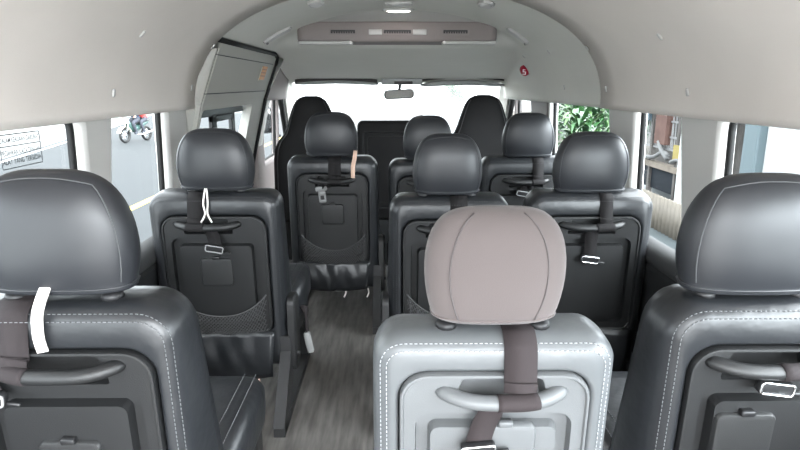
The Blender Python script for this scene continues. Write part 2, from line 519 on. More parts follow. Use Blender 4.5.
    # hinge covers and side legs
    for s in p.get('hinges', (-1, 1)):
        bm = bmesh.new()
        lp = rr(.10, .30, .035, 5, .055, .30)
        loft(bm, [[(s*(W/2+.004), y, z) for y, z in lp], [(s*(W/2+.028), y, z) for y, z in lp], [(s*(W/2+.033), .055+(y-.055)*.9, .30+(z-.30)*.96) for y, z in lp]])
        hc = obj('hinge_cover', bm, M['plastic'], root, angle=40)
        bm = bmesh.new()
        bmesh.ops.create_cone(bm, cap_ends=True, segments=12, radius1=.008, radius2=.008, depth=.04, matrix=Matrix.Translation((s*(W/2+.02), .03, .22)) @ Matrix.Rotation(pi/2, 4, 'Y'))
        obj('bolt', bm, M['steel'], hc)
    for s in (-1, 1):
        bm = bmesh.new()
        xx = s*(W/2-.005)
        def bar(a, b, w, t):
            tube(bm, [a, b], 1, 4)
        for (ya, za), (yb, zb2), wd in (((.03, .21), (-.17, .01), .044), ((-.19, .012), (.46, .012), .022), ((.44, .012), (.36, .29), .03), ((.0, .27), (.45, .27), .03)):
            a = Vector((xx, ya, za)); b = Vector((xx, yb, zb2)); t = (b-a).normalized(); u = Vector((1, 0, 0)); v = t.cross(u)
            loft(bm, [[q+u*i*.020+v*j*wd for i, j in ((1, 1), (-1, 1), (-1, -1), (1, -1))] for q in (a, b)])
        for v in bm.verts: v.co.z = max(v.co.z, 0.0)
        obj('leg', bm, M['steel'], root, smooth=False)
    if 'stalk' in p:
        s = p['stalk']
        bm = bmesh.new()
        ribbon(bm, smooth_path([(s*(W/2+.040), .16, .36), (s*(W/2+.055), .13, .34), (s*(W/2+.060), .11, .29), (s*(W/2+.064), .10, .25)], 4), .03, .003, side=(0, 1, .3))
        st = obj('buckle_strap', bm, M['webbing'], root)
        bm = bmesh.new()
        slab(bm, .026, .085, .006, [(-.009, .003), (-.006, 0), (.006, 0), (.009, .003)], 0, 0)
        bm.transform(Matrix.Translation((s*(W/2+.068), .09, .235)) @ Matrix.Rotation(radians(-10), 4, 'Y'))
        obj('buckle', bm, M['label_grey'], st)
    return root

R = radians
seats = [
    dict(x=-.585, y=.985, W=.425, wedge=.30, cr=.07, cdx=.02, hinges=(1,), top=.808, near=True, hr_w=.272, hr_z=.856, hr_h=.214,
         strap_x=-.07, strap_w=.062, web=M['webbing'], low_x=-.115, buckle=(-.112, .038, R(8), 'bar'), loops=[(-.015, .085, 'wide')],
         plate_z=.535,
         label='dark leather seat nearest the emergency glass notice, wide white elastic strip under its headrest'),
    dict(x=.181, y=.985, W=.435, wedge=.03, hinges=(-1,), handle_x=.012, top=.760, near=True, grey=True, hr_w=.254, hr_h=.207, hr_z=.796,
         strap_x=.042, strap_w=.058, low_x=-.012, buckle=(-.03, .095, R(-6), 'bar'), plate_x=.02, plate_z=.565, shiny=True,
         label='silver grey seat with plain mauve fabric headrest, the only pale seat'),
    dict(x=.696, y=1.0, W=.42, wedge=.34, cr=.07, cdx=-.02, hinges=(), top=.802, near=True, hr_w=.275, hr_z=.845, hr_h=.214, hr_x=-.042,
         strap_x=.075, strap_w=.06, low_x=-.03, buckle=(-.022, .030, R(8), 'bar'), shiny=True, plate_z=.575, plate_x=-.05, handle_x=-.02,
         label='dark leather seat beside the pale silver seat, chrome belt tongue just under its handle'),
    dict(x=-.628, y=2.05, W=.46, cdx=.025, hinges=(1,), handle_x=-.02, top=.812, hr_w=.272, hr_z=.852, hr_h=.212, hr_x=.006,
         strap_x=-.055, strap_w=.06, web=M['webbing_dark'], low_x=.0, buckle=(.005, .075, R(10), 'bar'), loops=[(-.018, .10, 'thin')],
         cords=[(.02, .035, 'white_cord'), (.115, .055, 'beige_cord')], stalk=1, flap_h=1.0,
         label='dark leather seat with full net pocket and thin looped white string, before the sliding door'),
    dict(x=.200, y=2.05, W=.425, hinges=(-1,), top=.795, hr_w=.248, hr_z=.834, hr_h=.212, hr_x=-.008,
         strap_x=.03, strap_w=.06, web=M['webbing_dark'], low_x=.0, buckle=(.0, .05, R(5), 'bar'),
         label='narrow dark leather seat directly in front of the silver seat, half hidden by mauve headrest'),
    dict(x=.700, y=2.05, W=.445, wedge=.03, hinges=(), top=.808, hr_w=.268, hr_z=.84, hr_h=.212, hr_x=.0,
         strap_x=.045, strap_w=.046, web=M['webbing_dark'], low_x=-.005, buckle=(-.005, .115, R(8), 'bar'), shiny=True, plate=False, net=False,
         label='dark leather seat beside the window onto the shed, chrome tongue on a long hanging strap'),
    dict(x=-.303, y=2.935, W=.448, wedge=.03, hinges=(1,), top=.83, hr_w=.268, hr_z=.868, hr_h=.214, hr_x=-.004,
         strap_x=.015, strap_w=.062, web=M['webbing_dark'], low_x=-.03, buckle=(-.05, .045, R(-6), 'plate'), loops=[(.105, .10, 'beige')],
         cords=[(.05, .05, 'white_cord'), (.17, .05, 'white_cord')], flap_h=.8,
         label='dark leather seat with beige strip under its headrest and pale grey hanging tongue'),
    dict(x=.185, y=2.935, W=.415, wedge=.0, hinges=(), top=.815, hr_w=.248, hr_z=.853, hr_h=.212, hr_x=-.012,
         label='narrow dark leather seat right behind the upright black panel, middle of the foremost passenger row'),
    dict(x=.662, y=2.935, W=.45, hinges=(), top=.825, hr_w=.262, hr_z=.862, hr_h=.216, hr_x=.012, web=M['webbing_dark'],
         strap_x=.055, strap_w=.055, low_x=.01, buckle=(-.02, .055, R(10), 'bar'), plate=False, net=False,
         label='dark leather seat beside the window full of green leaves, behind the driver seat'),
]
for s in seats: make_seat(s)

# ------------------------------------------------------------------ front seats
def make_front(x, y, label, w_sh, topz, name):
    root = empty(name, (x, y, 0)); tag(root, label, 'seat')
    bm = bmesh.new()
    loops = []
    for z, hw, d, yc in ((.30, .22, .05, .02), (.33, .245, .075, .02), (.5, .255, .085, .01), (.72, .25, .08, 0), (.80, .24, .075, -.005), (.855, .215, .07, -.01), (.90, .175, .06, -.012), (.95, .155, .055, -.014), (1.02, .135, .052, -.016), (topz-.065, .112, .048, -.02), (topz-.030, .092, .040, -.02), (topz-.010, .066, .028, -.02), (topz, .036, .014, -.02)):
        hw *= w_sh
        loops.append([(hw*se(2*pi*k/28, 3)[0], yc+d*se(2*pi*k/28, 3)[1], z) for k in range(28)])
    loft(bm, loops)
    b = obj('backrest', bm, M['front_fabric'], root)
    for s in (-1, 1):
        bm = bmesh.new()
        tube(bm, [(s*.86*L_[0][0]*1.0, L_[0][1]-.0, L_[0][2]) for L_ in [[(max(q[0] for q in lp), lp[21][1]+.004, lp[0][2])] for lp in loops[2:11]]], .003, 5)
        obj('piping', bm, M['thread_dark'], b)
    bm = bmesh.new()
    slab(bm, .5, .15, .05, [(.08, .04), (.09, .01), (.12, 0), (.5, 0), (.54, .02), (.55, .05)], 0, .36)
    obj('cushion', bm, M['leather'], root)
    bm = bmesh.new(); box(bm, -.22, .22, .08, .5, 0, .30, .02)
    obj('seat_base', bm, M['lowerwall'], root)
    return root
make_front(-.533, 3.95, 'black front passenger seat with high one-piece back beside the passenger side window', 1.05, 1.145, 'front_passenger_seat')
make_front(.592, 3.95, 'black driver seat with tapering one-piece high back under the folded visor', 1.1, 1.152, 'driver_seat')

root = empty('folded_seat', (.035, 3.9, 0)); tag(root, 'black upright back of the middle front seat, square panel between the front seats', 'seat')
bm = bmesh.new(); slab(bm, .54, .66, (.03, .035, .035, .03), [(0, .02), (.008, .006), (.02, 0), (.09, 0), (.10, .02)], 0, .655)
obj('backrest', bm, M['front_fabric'], root)
bm = bmesh.new(); slab(bm, .47, .52, .02, [(.01, 0), (-.006, 0), (-.008, .004), (-.006, .01), (.002, .012), (.002, .03)], 0, .66)
obj('back_panel', bm, M['black'], root, angle=40)
bm = bmesh.new(); tube(bm, [(x, -.001, z) for x, z in rr(.40, .44, .012, 3, 0, .665)], .003, 5, closed=True)
obj('panel_rib', bm, M['plastic'], root)
bm = bmesh.new(); box(bm, -.24, .24, .02, .45, 0, .33, .02)
obj('seat_base', bm, M['lowerwall'], root)

# ------------------------------------------------------------------ body shell
bm = bmesh.new(); box(bm, XC-.95, XC+.95, -.68, 5.2, -.04, 0)
struct(obj('floor', bm, M['floor'], smooth=False))

def wx(side, z, off=0):       # inner face of the side walls
    return XC+side*(.904+(.62-z)*.03+off)

def wall(name, side, y0, y1, z0, z1, holes, m, thick=.055, off=0, bev=.03):
    bm = bmesh.new()
    fs = planar(bm, [(y0, z0), (y1, z0), (y1, z1), (y0, z1)], holes, lambda a, b: (wx(side, b, off), a, b))
    e = bmesh.ops.extrude_face_region(bm, geom=fs)
    bmesh.ops.translate(bm, verts=[v for v in e['geom'] if isinstance(v, bmesh.types.BMVert)], vec=(side*thick, 0, 0))
    bmesh.ops.dissolve_limit(bm, angle_limit=.001, verts=bm.verts, edges=bm.edges) if False else None
    o = struct(obj(name, bm, m, smooth=True, angle=30))
    if bev:
        b = o.modifiers.new('soft', 'BEVEL'); b.width = bev; b.segments = 3; b.limit_method = 'ANGLE'; b.angle_limit = radians(40)
    return o

def hole(y0, y1, z0, z1, r):  # r: br, tr, tl, bl
    return [(a, b) for a, b in rr(y1-y0, z1-z0, r, 6, (y0+y1)/2, (z0+z1)/2)]

def hole_lean(y0t, y0b, y1, z0, z1, r):
    """opening whose rear edge leans and curves"""
    out = []
    for a, b in rr(1, 1, r, 6, .5, .5):
        t = b; e = y0b+(y0t-y0b)*t**2.2
        out.append((e+(y1-e)*a, z0+(z1-z0)*b))
    return out
ZS, ZT = .645, 1.17
# lining of each wall: one panel with its openings
wl_holes = [hole(-.35, 1.66, ZS, 1.155, (.05, .07, .05, .05)), hole_lean(1.87, 1.785, 2.285, ZS, 1.15, (.06, .06, .08, .06))]
wr_holes = [hole(-.35, 1.665, ZS, 1.155, (.05, .07, .05, .05)), hole_lean(1.93, 1.84, 2.265, ZS, 1.15, (.06, .05, .08, .06)), hole_lean(2.58, 2.48, 3.52, ZS, 1.15, (.08, .08, .10, .08))]
wall('wall_left', -1, -.66, 2.52, .60, 1.24, wl_holes, M['trim'])
wall('wall_right', 1, -.66, 3.56, .60, 1.24, wr_holes, M['trim'])
# dark lower lining
for nm, s, y1 in (('trim_1', -1, 2.52), ('trim_2', 1, 5.15)):
    bm = bmesh.new()
    lp = [(wx(s, .60)-s*.012, .585), (wx(s, .60)-s*.02, .57), (wx(s, .5)-s*.012, .5), (wx(s, 0)-s*.005, 0), (wx(s, 0)+s*.05, 0), (wx(s, .6)+s*.05, .60), (wx(s, .6), .60)]
    loft(bm, [[(x, y, z) for x, z in lp] for y in (-.66, y1)])
    struct(obj(nm, bm, M['lowerwall'], smooth=False))
# window sill mouldings
for nm, s, y1 in (('trim_3', -1, 2.50), ('trim_4', 1, 3.54)):
    bm = bmesh.new()
    lp = [(wx(s, .6)-s*.016, .588), (wx(s, .6)-s*.024, .606), (wx(s, .6)-s*.022, .632), (wx(s, .6)-s*.008, .652), (wx(s, .6)+s*.03, .662), (wx(s, .6)+s*.03, .588)]
    loft(bm, [[(x, y, z) for x, z in lp] for y in (-.6, y1)])
    struct(obj(nm, bm, M['sill'], angle=50))

def window(nm, side, holes):
    bm = bmesh.new()
    ys = [a for a, b in holes]; zs = [b for a, b in holes]
    X = .038
    f = [bm.verts.new((wx(side, b, X), a, b)) for a, b in holes]
    bm.faces.new(f)
    g = struct(obj(nm, bm, M['glass'], smooth=False))
    bm = bmesh.new()
    tube(bm, [(wx(side, b, X-.004), a, b) for a, b in holes], .0115, 6, closed=True)
    obj('window_seal', bm, M['rubber'], g)
    return g
for i, h in enumerate(wl_holes): window('window_%d' % (i+1), -1, h)
for i, h in enumerate(wr_holes): window('window_%d' % (i+3), 1, h)

# sliding door
dY0, dY1 = 2.54, 3.80
def door_low(z): return -.866+.25*(max(z, .6)-.9)
bm = bmesh.new()
dh = hole(2.58, 3.50, .66, 1.105, (.03, .03, .03, .03))
fs = planar(bm, [(dY0, .60), (dY1, .60), (dY1, 1.13), (dY0, 1.13)], [dh], lambda a, b: (door_low(b), a, b))
e = bmesh.ops.extrude_face_region(bm, geom=fs)
bmesh.ops.translate(bm, verts=[v for v in e['geom'] if isinstance(v, bmesh.types.BMVert)], vec=(-.05, 0, 0))
loft(bm, [[(door_low(0), y, .02), (door_low(0), y, .60), (door_low(0)-.05, y, .60), (door_low(0)-.05, y, .02)] for y in (dY0, dY1)])
def door_x(z):
    return door_low(1.13)+.377*max(0, z-1.13)
rows = [[(door_x(z), y, z) for y in (dY0, dY1)] for z in [1.13+.32*i/10 for i in range(11)]]
loft(bm, rows, False, False, closed=False)
door = struct(obj('door_1', bm, M['doorpanel'], angle=30))
bm = bmesh.new()
for za, zb_ in ((1.175, 1.178), (1.335, 1.335)):
    tube(bm, [(door_x(za)+.001, dY0, za), (door_x(zb_)+.001, dY1-.06, zb_)], .0022, 5)
obj('panel_groove', bm, M['print_grey'], door)
bm = bmesh.new(); f = [bm.verts.new((door_low(b)-.03, a, b)) for a, b in dh]; bm.faces.new(f)
obj('pane', bm, M['glass'], door, smooth=False)
for nm, y0, y1, z0, z1 in (('sliding_rail', 2.50, 3.50, 1.065, 1.10), ('sash_bar', 2.90, 2.97, .67, 1.08), ('sash_bar', 3.25, 3.31, .67, 1.08), ('sash_rail', 2.9, 3.31, 1.035, 1.066)):
    bm = bmesh.new(); box(bm, door_low(.9)-.026, door_low(.9)-.004, y0, y1, z0, z1, .004, 1)
    obj(nm, bm, M['black'], door, smooth=False)
bm = bmesh.new()
tube(bm, [(door_x(1.385)+.006, y, 1.392) for y in (2.5, 2.9, 3.3, 3.70)]+[(door_x(1.37)+.008, 3.775, 1.378), (door_x(1.33)+.008, 3.80, 1.33)]+[(door_x(z)+.008 if z > 1.13 else door_low(z)+.008, 3.80, z) for z in (1.25, 1.13, .9, .6, .3, .05)], .0115, 8)
struct(obj('trim_5', bm, M['rubber']))
bm = bmesh.new()
loft(bm, [[(door_x(z)+.003 if z > 1.13 else door_low(z)+.003, 2.56, z), (wx(-1, min(z, 1.12))-.004, 2.505, z), (-1.0, 2.505, z), (-1.0, 2.56, z)] for z in (.0, .6, .9, 1.13, 1.25, 1.36)])
struct(obj('trim_11', bm, M['doorpanel'], smooth=False))
# orange notice on the door
def on_door(y, z, off=.004): return (door_x(z)+off, y, z)
st = empty('door_sticker', on_door(3.53, 1.28)); tag(st, 'small orange warning sticker on the pale sliding door above its window', 'sticker')
def door_patch(bm, y0, y1, z0, z1, off):
    a = Vector(on_door(3.53, 1.28))
    loft(bm, [[Vector(on_door(y, z, off))-a for y in (y0, y1)] for z in (z0, (z0+z1)/2, z1)], False, False, closed=False)
bm = bmesh.new(); door_patch(bm, 3.46, 3.60, 1.243, 1.317, .004); obj('backing', bm, M['orange'], st)
bm = bmesh.new(); door_patch(bm, 3.445, 3.463, 1.237, 1.310, .005); obj('peeling_edge', bm, M['cream'], st)
bm = bmesh.new()
for z in (1.260, 1.278, 1.296): door_patch(bm, 3.475, 3.59, z, z+.007, .005)
obj('lettering', bm, M['orange_dark'], st)

# ceiling
def zt(Y):
    K = [(-1, 1.585), (3.25, 1.59), (3.32, 1.555), (3.42, 1.47), (3.5, 1.43), (4.0, 1.325), (4.47, 1.235), (9, 1.235)]
    for (a, b), (c, d) in zip(K, K[1:]):
        if Y <= c: return b+(d-b)*(Y-a)/(c-a)
def surf(Y, t, zs=1.115, hw=.875, n=2.25, ins=0):
    c, s = cos(t), sin(t)
    f = max(0, min(1, (Y-3.3)/1.17)); hw = hw-.075*f-ins
    z = zs+(1.59-ins-zs)*abs(s)**(2/n)
    return Vector((XC-hw*copysign(abs(c)**(2/n), c), Y, min(z, zt(Y)-ins)))
def surf_n(Y, t):
    a = surf(Y, t+.01)-surf(Y, t-.01); b = surf(Y+.01, t)-surf(Y-.01, t)
    n = a.cross(b).normalized()
    return n if n.z < 0 or abs(n.z) < .2 and n.x*(XC-surf(Y, t).x) > 0 else -n
def ceiling(name, ys, tmin, m, ins=0, N=110):
    bm = bmesh.new(); rows = []
    for Y in ys:
        rows.append([surf(Y, max(tmin(Y), .0005+(pi-.001)*i/N), ins=ins) for i in range(N+1)])
    loft(bm, rows, False, False, closed=False)
    bmesh.ops.remove_doubles(bm, verts=bm.verts, dist=1e-6)
    o = struct(obj(name, bm, m))
    s = o.modifiers.new('thick', 'SOLIDIFY'); s.thickness = .012; s.offset = 0
    return o
EDGE = lambda t: 2.575-.18*abs(sin(t))**1.5       # the front edge of the rear headliner sweeps back towards the middle
bm = bmesh.new(); rows = []
for k in range(19):
    f = k/18
    rows.append([surf(-.68+(EDGE(t)+.68)*f, t, ins=.008) for t in [.0005+(pi-.001)*i/96 for i in range(97)]])
loft(bm, rows, False, False, closed=False)
ceil = struct(obj('ceiling', bm, M['headliner']))
so = ceil.modifiers.new('thick', 'SOLIDIFY'); so.thickness = .012; so.offset = 0
CUT = math.asin(((1.408-1.115)/.475)**(2.25/2))
ceil2 = ceiling('ceiling.001', [2.33+i*.1 for i in range(10)]+[3.27, 3.30, 3.34, 3.38, 3.42, 3.46, 3.5, 3.56, 3.62, 3.68, 3.74, 3.79, 3.80, 3.87, 3.94, 4.0, 4.1, 4.2, 4.3, 4.4, 4.47], lambda Y: CUT if Y < 3.795 else .0005, M['ceil_front'])
# outer roof and tail
bm = bmesh.new(); rows = []
for Y in [-.70, 0, 1, 2, 3, 3.5, 4, 4.5]:
    rows.append([(XC-.945*copysign(abs(cos(t))**(2/4), cos(t)), Y, 1.17+(zt(min(Y, 4.47))+.05-1.17)*abs(sin(t))**(2/4)) for t in [pi*i/40 for i in range(41)]])
loft(bm, rows, False, False, closed=False)
struct(obj('trim_6', bm, M['trim']))

# little clips and screws on the headliner
clips = [(1.815, .509), (1.791, .128), (2.48, .153), (2.49, .526), (1.831, 2.646), (1.80, 3.01), (3.126, 2.992), (3.588, 2.598), (3.083, 2.598), (2.49, 2.628), (2.49, 3.0)]
for Y, t in clips:
    p = surf(Y, t, ins=.015 if Y < 2.53 else .007); n = surf_n(Y, t)
    bm = bmesh.new(); slab(bm, .013, .024, .005, [(0, 0), (.003, 0), (.005, .002)])
    rot = n.to_track_quat('Y', 'Z').to_matrix().to_4x4()
    bm.transform(Matrix.Translation(p) @ rot)
    obj('trim_clip', bm, M['bezel'], ceil if Y < 2.53 else ceil2)
# seam on the headliner
bm = bmesh.new(); tube(bm, [surf(EDGE(.02+(pi-.04)*i/60), .02+(pi-.04)*i/60, ins=.012) for i in range(61)], .0022, 5)
obj('seam', bm, M['label_grey'], ceil)

# pillars and front of the cab
wall('wall_left.001', -1, 3.80, 4.56, .0, 1.24, [hole(4.03, 4.53, .70, 1.15, (.03, .04, .12, .03))], M['mauve_trim'])
wall('wall_right.001', 1, 3.56, 4.56, .0, 1.24, [hole(4.02, 4.53, .70, 1.15, (.03, .04, .12, .03))], M['brown_trim'])
window('window_6', -1, hole(4.03, 4.53, .70, 1.15, (.03, .04, .12, .03)))
window('window_7', 1, hole(4.02, 4.53, .70, 1.15, (.03, .04, .12, .03)))
# door pillar lining, left: a post that widens into the roof side
bm = bmesh.new(); rows = []
for Y in [3.812+.06*i for i in range(10)]:
    tc_ = math.asin(min(1, max(.02, (zt(Y)-.006-1.115)/.475))**(2.25/2))
    rows.append([surf(Y, .001+(tc_-.001)*i/14, ins=.010) for i in range(15)])
loft(bm, rows, False, False, closed=False)
o = struct(obj('trim_7', bm, M['mauve_trim'])); so = o.modifiers.new('t', 'SOLIDIFY'); so.thickness = .006; so.offset = 0
bm = bmesh.new()
loft(bm, [[(x-.03, 3.812, z), (x+.004, 3.812, z), (x+.012, 3.84, z), (x+.012, 3.95, z), (x-.02, 3.99, z), (x-.05, 3.99, z)] for z in (0, .5, .9, 1.13) for x in (door_low(z),)])
struct(obj('trim_14', bm, M['trim']))
# windscreen pillars
for nm, s in (('trim_8', -1), ('trim_9', 1)):
    bm = bmesh.new()
    a = Vector((XC+s*.80, 4.46, 1.235)); b = Vector((XC+s*.87, 5.12, .66))
    loft(bm, [[q+Vector((s*-.035, 0, 0)), q+Vector((s*-.03, .03, .02)), q+Vector((s*.06, .03, .03)), q+Vector((s*.07, -.05, -.02)), q+Vector((s*.02, -.06, -.03))] for q in (a, a.lerp(b, .5)+Vector((0, .02, .02)), b)])
    struct(obj(nm, bm, M['ceil_front'], angle=50))
    # dark seal on the pillar
    bm = bmesh.new(); tube(bm, [a+Vector((s*.055, -.07, -.04)), a.lerp(b, .5)+Vector((s*.055, -.05, -.02)), b+Vector((s*.05, -.08, 0))], .022, 6)
    struct(obj('trim_%d' % (12 if s < 0 else 13), bm, M['rubber']))
bm = bmesh.new()
v = [bm.verts.new(p) for p in ((XC-.80, 4.48, 1.235), (XC+.80, 4.48, 1.235), (XC+.87, 5.14, .66), (XC-.87, 5.14, .66))]
bm.faces.new(v); struct(obj('window_8', bm, M['windscreen'], smooth=False))
bm = bmesh.new(); loft(bm, [[(x, 4.62, .0), (x, 4.62, .66), (x, 4.68, .73), (x, 4.9, .74), (x, 5.16, .66), (x, 5.16, 0)] for x in (XC-.92, XC+.92)])
struct(obj('trim_10', bm, M['lowerwall'], smooth=False))
# rear end of the body: frame of the open tailgate
bm = bmesh.new()
fs = planar(bm, [(-.96, 0), (.96, 0), (.96, 1.2), (.9, 1.45), (.74, 1.64), (-.74, 1.64), (-.9, 1.45), (-.96, 1.2)], [rr(1.74, 1.50, (.06, .22, .22, .06), 5, 0, .79)], lambda a, b: (XC+a, -.66, b))
e = bmesh.ops.extrude_face_region(bm, geom=fs)
bmesh.ops.translate(bm, verts=[v for v in e['geom'] if isinstance(v, bmesh.types.BMVert)], vec=(0, -.04, 0))
struct(obj('wall_back', bm, M['trim'], smooth=False))

# ------------------------------------------------------------------ fittings on the ceiling
def lamp(Y, t, w, d, label, lit):
    p = surf(Y, t, ins=.0065); n = surf_n(Y, t)
    root = empty('ceiling_lamp', p); tag(root, label, 'lamp', 'small oval ceiling lamps')
    root.rotation_euler = n.to_track_quat('Z', 'Y').to_euler()
    bm = bmesh.new()
    def el(s, z): return [(w/2*s*se(2*pi*k/32, 2.6)[0], d/2*s*se(2*pi*k/32, 2.6)[1], z) for k in range(32)]
    loft(bm, [el(1, 0), el(1, .006), el(.94, .011), el(.80, .012), el(.74, .008)], True, False)
    obj('bezel', bm, M['bezel'], root)
    bm = bmesh.new(); loft(bm, [el(.76, .006), el(.72, .011), el(.5, .014), el(.2, .0155)])
    obj('lens', bm, M['lens'] if lit else M['bezel'], root)
lamp(3.13, pi/2, .16, .085, 'lit oval ceiling lamp in front of the grey air vent panel', True)
lamp(2.665, 1.194, .15, .07, 'unlit ceiling lamp towards the sliding door side of the roof', False)
lamp(2.886, pi/2, .13, .06, 'unlit ceiling lamp straight behind the lit one', False)
lamp(2.665, 1.964, .15, .07, 'unlit ceiling lamp on the driver side of the roof', False)

def plate(a, b, w, label):
    P0, P1 = surf(*a, ins=.0065), surf(*b, ins=.0065)
    ya, ta = (a[0]+b[0])/2, (a[1]+b[1])/2
    root = empty('ceiling_plate', surf(ya, ta)); tag(root, label, 'cover plate', 'oblong cover plates on the roof curve')
    bm = bmesh.new(); loops = []
    for k in range(13):
        u = k/12; Y = a[0]+(b[0]-a[0])*u; t = a[1]+(b[1]-a[1])*u
        q = surf(Y, t, ins=.0065); n = surf_n(Y, t); e = Vector((0, 1, 0)); e = (e-n*e.dot(n)).normalized()
        ww = w/2*(1 if 0 < k < 12 else .72)
        h = .010 if 0 < k < 12 else .004
        loops.append([q-surf(ya, ta)+e*ww, q-surf(ya, ta)+e*ww*.9+n*h, q-surf(ya, ta)-e*ww*.9+n*h, q-surf(ya, ta)-e*ww])
    loft(bm, loops); obj('cover', bm, M['bezel'], root, angle=50)
    bm = bmesh.new()
    q = surf(a[0]+(b[0]-a[0])*.06, a[1]+(b[1]-a[1])*.06, ins=.018)-surf(ya, ta)
    bmesh.ops.create_uvsphere(bm, u_segments=8, v_segments=6, radius=.008, matrix=Matrix.Translation(q)); obj('screw', bm, M['label_grey'], root)
plate((3.194, .678), (3.167, .931), .085, 'oblong cover plate on the roof curve above the sliding door')
plate((3.27, 2.453), (3.172, 2.224), .085, 'oblong cover plate on the roof curve above the red sticker')

# red sticker
n = surf_n(3.739, 2.768); p = surf(3.739, 2.768)+n*.009
root = empty('red_button', p); tag(root, 'small round red button with a white mark on the headliner above the leafy window', 'button')
root.rotation_euler = n.to_track_quat('Z', 'Y').to_euler()
RI = root.rotation_euler.to_matrix().inverted()
bm = bmesh.new(); loft(bm, [[(.034*s*cos(2*pi*k/28), .034*s*sin(2*pi*k/28), z) for k in range(28)] for s, z in ((1, 0), (1, .012), (.92, .022), (.65, .031), (.3, .035), (.1, .036))]); obj('cap', bm, M['red'], root)
bm = bmesh.new()
q0 = RI @ Vector((-.012, -.030, -.012)); ex = RI @ Vector((1, 0, 0)); ez = RI @ Vector((0, 0, 1))
tube(bm, [q0+Vector((0, 0, .004))+ex*x+ez*y for x, y in ((.009, .013), (-.007, .013), (-.007, .001), (.008, .001), (.008, -.013), (-.009, -.013))], .0045, 6)
obj('white_mark', bm, M['white'], root)

# air vent panel
root = empty('air_vent_panel', (XC-.005, 3.30, 1.437)); tag(root, 'wide mauve grey air vent panel across the roof', 'air vent')
bm = bmesh.new()
def vp(w, z0, z1, y, r=.045): return [(x, y, z) for x, z in rr(w, z1-z0, (.02, r, r, .02), 7, 0, (z0+z1)/2)]
loft(bm, [vp(1.09, -.005, .118, .16), vp(1.08, 0, .112, .05), vp(1.06, .0, .108, .014), vp(1.035, .004, .102, .002), vp(1.0, .012, .094, -.004)])
vb = obj('housing', bm, M['mauve_trim'], root, angle=60)
def vent(x, w, h=.036, z=.052, louv=True):
    bm = bmesh.new()
    o_ = rr(w, h, .006, 3, x, z); i_ = rr(w-.02, h-.018, .003, 3, x, z)
    loft(bm, [[(a, y, b) for a, b in L_] for L_, y in ((o_, -.002), (o_, -.010), (i_, -.010), (i_, .0))], False, False)
    f = obj('vent_frame', bm, M['mauve_trim'], root, smooth=False)
    bm = bmesh.new(); box(bm, x-w/2+.01, x+w/2-.01, -.0050, -.0042, z-h/2+.009, z+h/2-.009); obj('vent_opening', bm, M['black'], f, smooth=False)
    bm = bmesh.new()
    k = int(w/.014)
    for i in range(1, k): box(bm, x-w/2+.01+(w-.02)*i/k-.0015, x-w/2+.01+(w-.02)*i/k+.0015, -.0085, -.0045, z-h/2+.009, z)
    obj('louvre', bm, M['mauve_trim'], f, smooth=False)
vent(-.29, .15); vent(.0, .165); vent(.31, .15)
for x in (-.115, .118):
    bm = bmesh.new(); slab(bm, .075, .028, .004, [(0, 0), (-.008, 0), (-.010, .003)], x, .050); obj('control_plate', bm, M['bezel'], root)
for x in (-.385, .385):
    bm = bmesh.new(); slab(bm, .29, .016, .006, [(.05, 0), (-.012, 0), (-.017, .003)], x, -.004); obj('light_strip', bm, M['bezel'], root)
    bm = bmesh.new(); bmesh.ops.create_uvsphere(bm, u_segments=8, v_segments=6, radius=.009, matrix=Matrix.Translation((x-copysign(.135, x), -.018, -.004))); obj('knob', bm, M['white'], root)

# sun visors, mirror
def visor(x0, x1, label, dark):
    root = empty('sun_visor', ((x0+x1)/2, 4.40, 1.235)); tag(root, label, 'sun visor')
    h = (x1-x0)/2
    bm = bmesh.new(); loops = []
    for k in range(15):
        u = -1+2*k/14; x = u*h; th_ = .020*(1-abs(u)**6*.6); dz = -.012*(1-u*u)*0
        loops.append([(x, -.07*cos(a)-.0, (-.012 if dark else -.022)+th_*sin(a)+.018*(1-u*u)) for a in [2*pi*i/14 for i in range(14)]])
    loft(bm, loops); obj('panel', bm, M['visor'], root)
    bm = bmesh.new(); tube(bm, [(-h*.98+2*h*.98*k/12, -.074, (.004 if dark else .012)+.018*(1-(-.98+1.96*k/12)**2)) for k in range(13)], .012 if dark else .006, 8)
    obj('edge', bm, M['visor_edge'], root)
visor(-.70, -.105, 'folded sun visor above the front passenger seat, dark edge', True)
visor(.205, .80, 'folded sun visor above the driver seat, ending near the windscreen pillar', False)
root = empty('rear_view_mirror', (.045, 4.3, 1.15)); tag(root, 'rear view mirror hanging at the top centre of the windscreen', 'mirror')
bm = bmesh.new(); slab(bm, .215, .066, .026, [(0, 0), (.012, .002), (.026, .012), (.03, .022)], 0, 0, n=7)
bm.transform(Matrix.Rotation(radians(-3), 4, 'Y') @ Matrix.Rotation(radians(-9), 4, 'X')); obj('housing', bm, M['black'], root)
bm = bmesh.new(); slab(bm, .20, .052, .022, [(-.002, 0), (.001, 0)], 0, 0, n=7); bm.transform(Matrix.Rotation(radians(-3), 4, 'Y') @ Matrix.Rotation(radians(-9), 4, 'X'))
obj('mirror_glass', bm, mat('mirror_glass', (.5, .49, .48), .2, .5, metal=1), root, smooth=False)
bm = bmesh.new(); tube(bm, [(0, .02, .02), (.005, .03, .055), (.008, .05, .085)], .010, 8); obj('stem', bm, M['black'], root)
bm = bmesh.new(); slab(bm, .29, .045, .01, [(-.02, .006), (-.01, 0), (.09, 0), (.10, .005)], .02, .088); obj('mount', bm, M['visor'], root)
bm = bmesh.new(); slab(bm, .13, .02, .006, [(-.024, .002), (-.02, 0), (.03, 0)], .03, .080); obj('mount_cover', bm, M['visor_edge'], root)

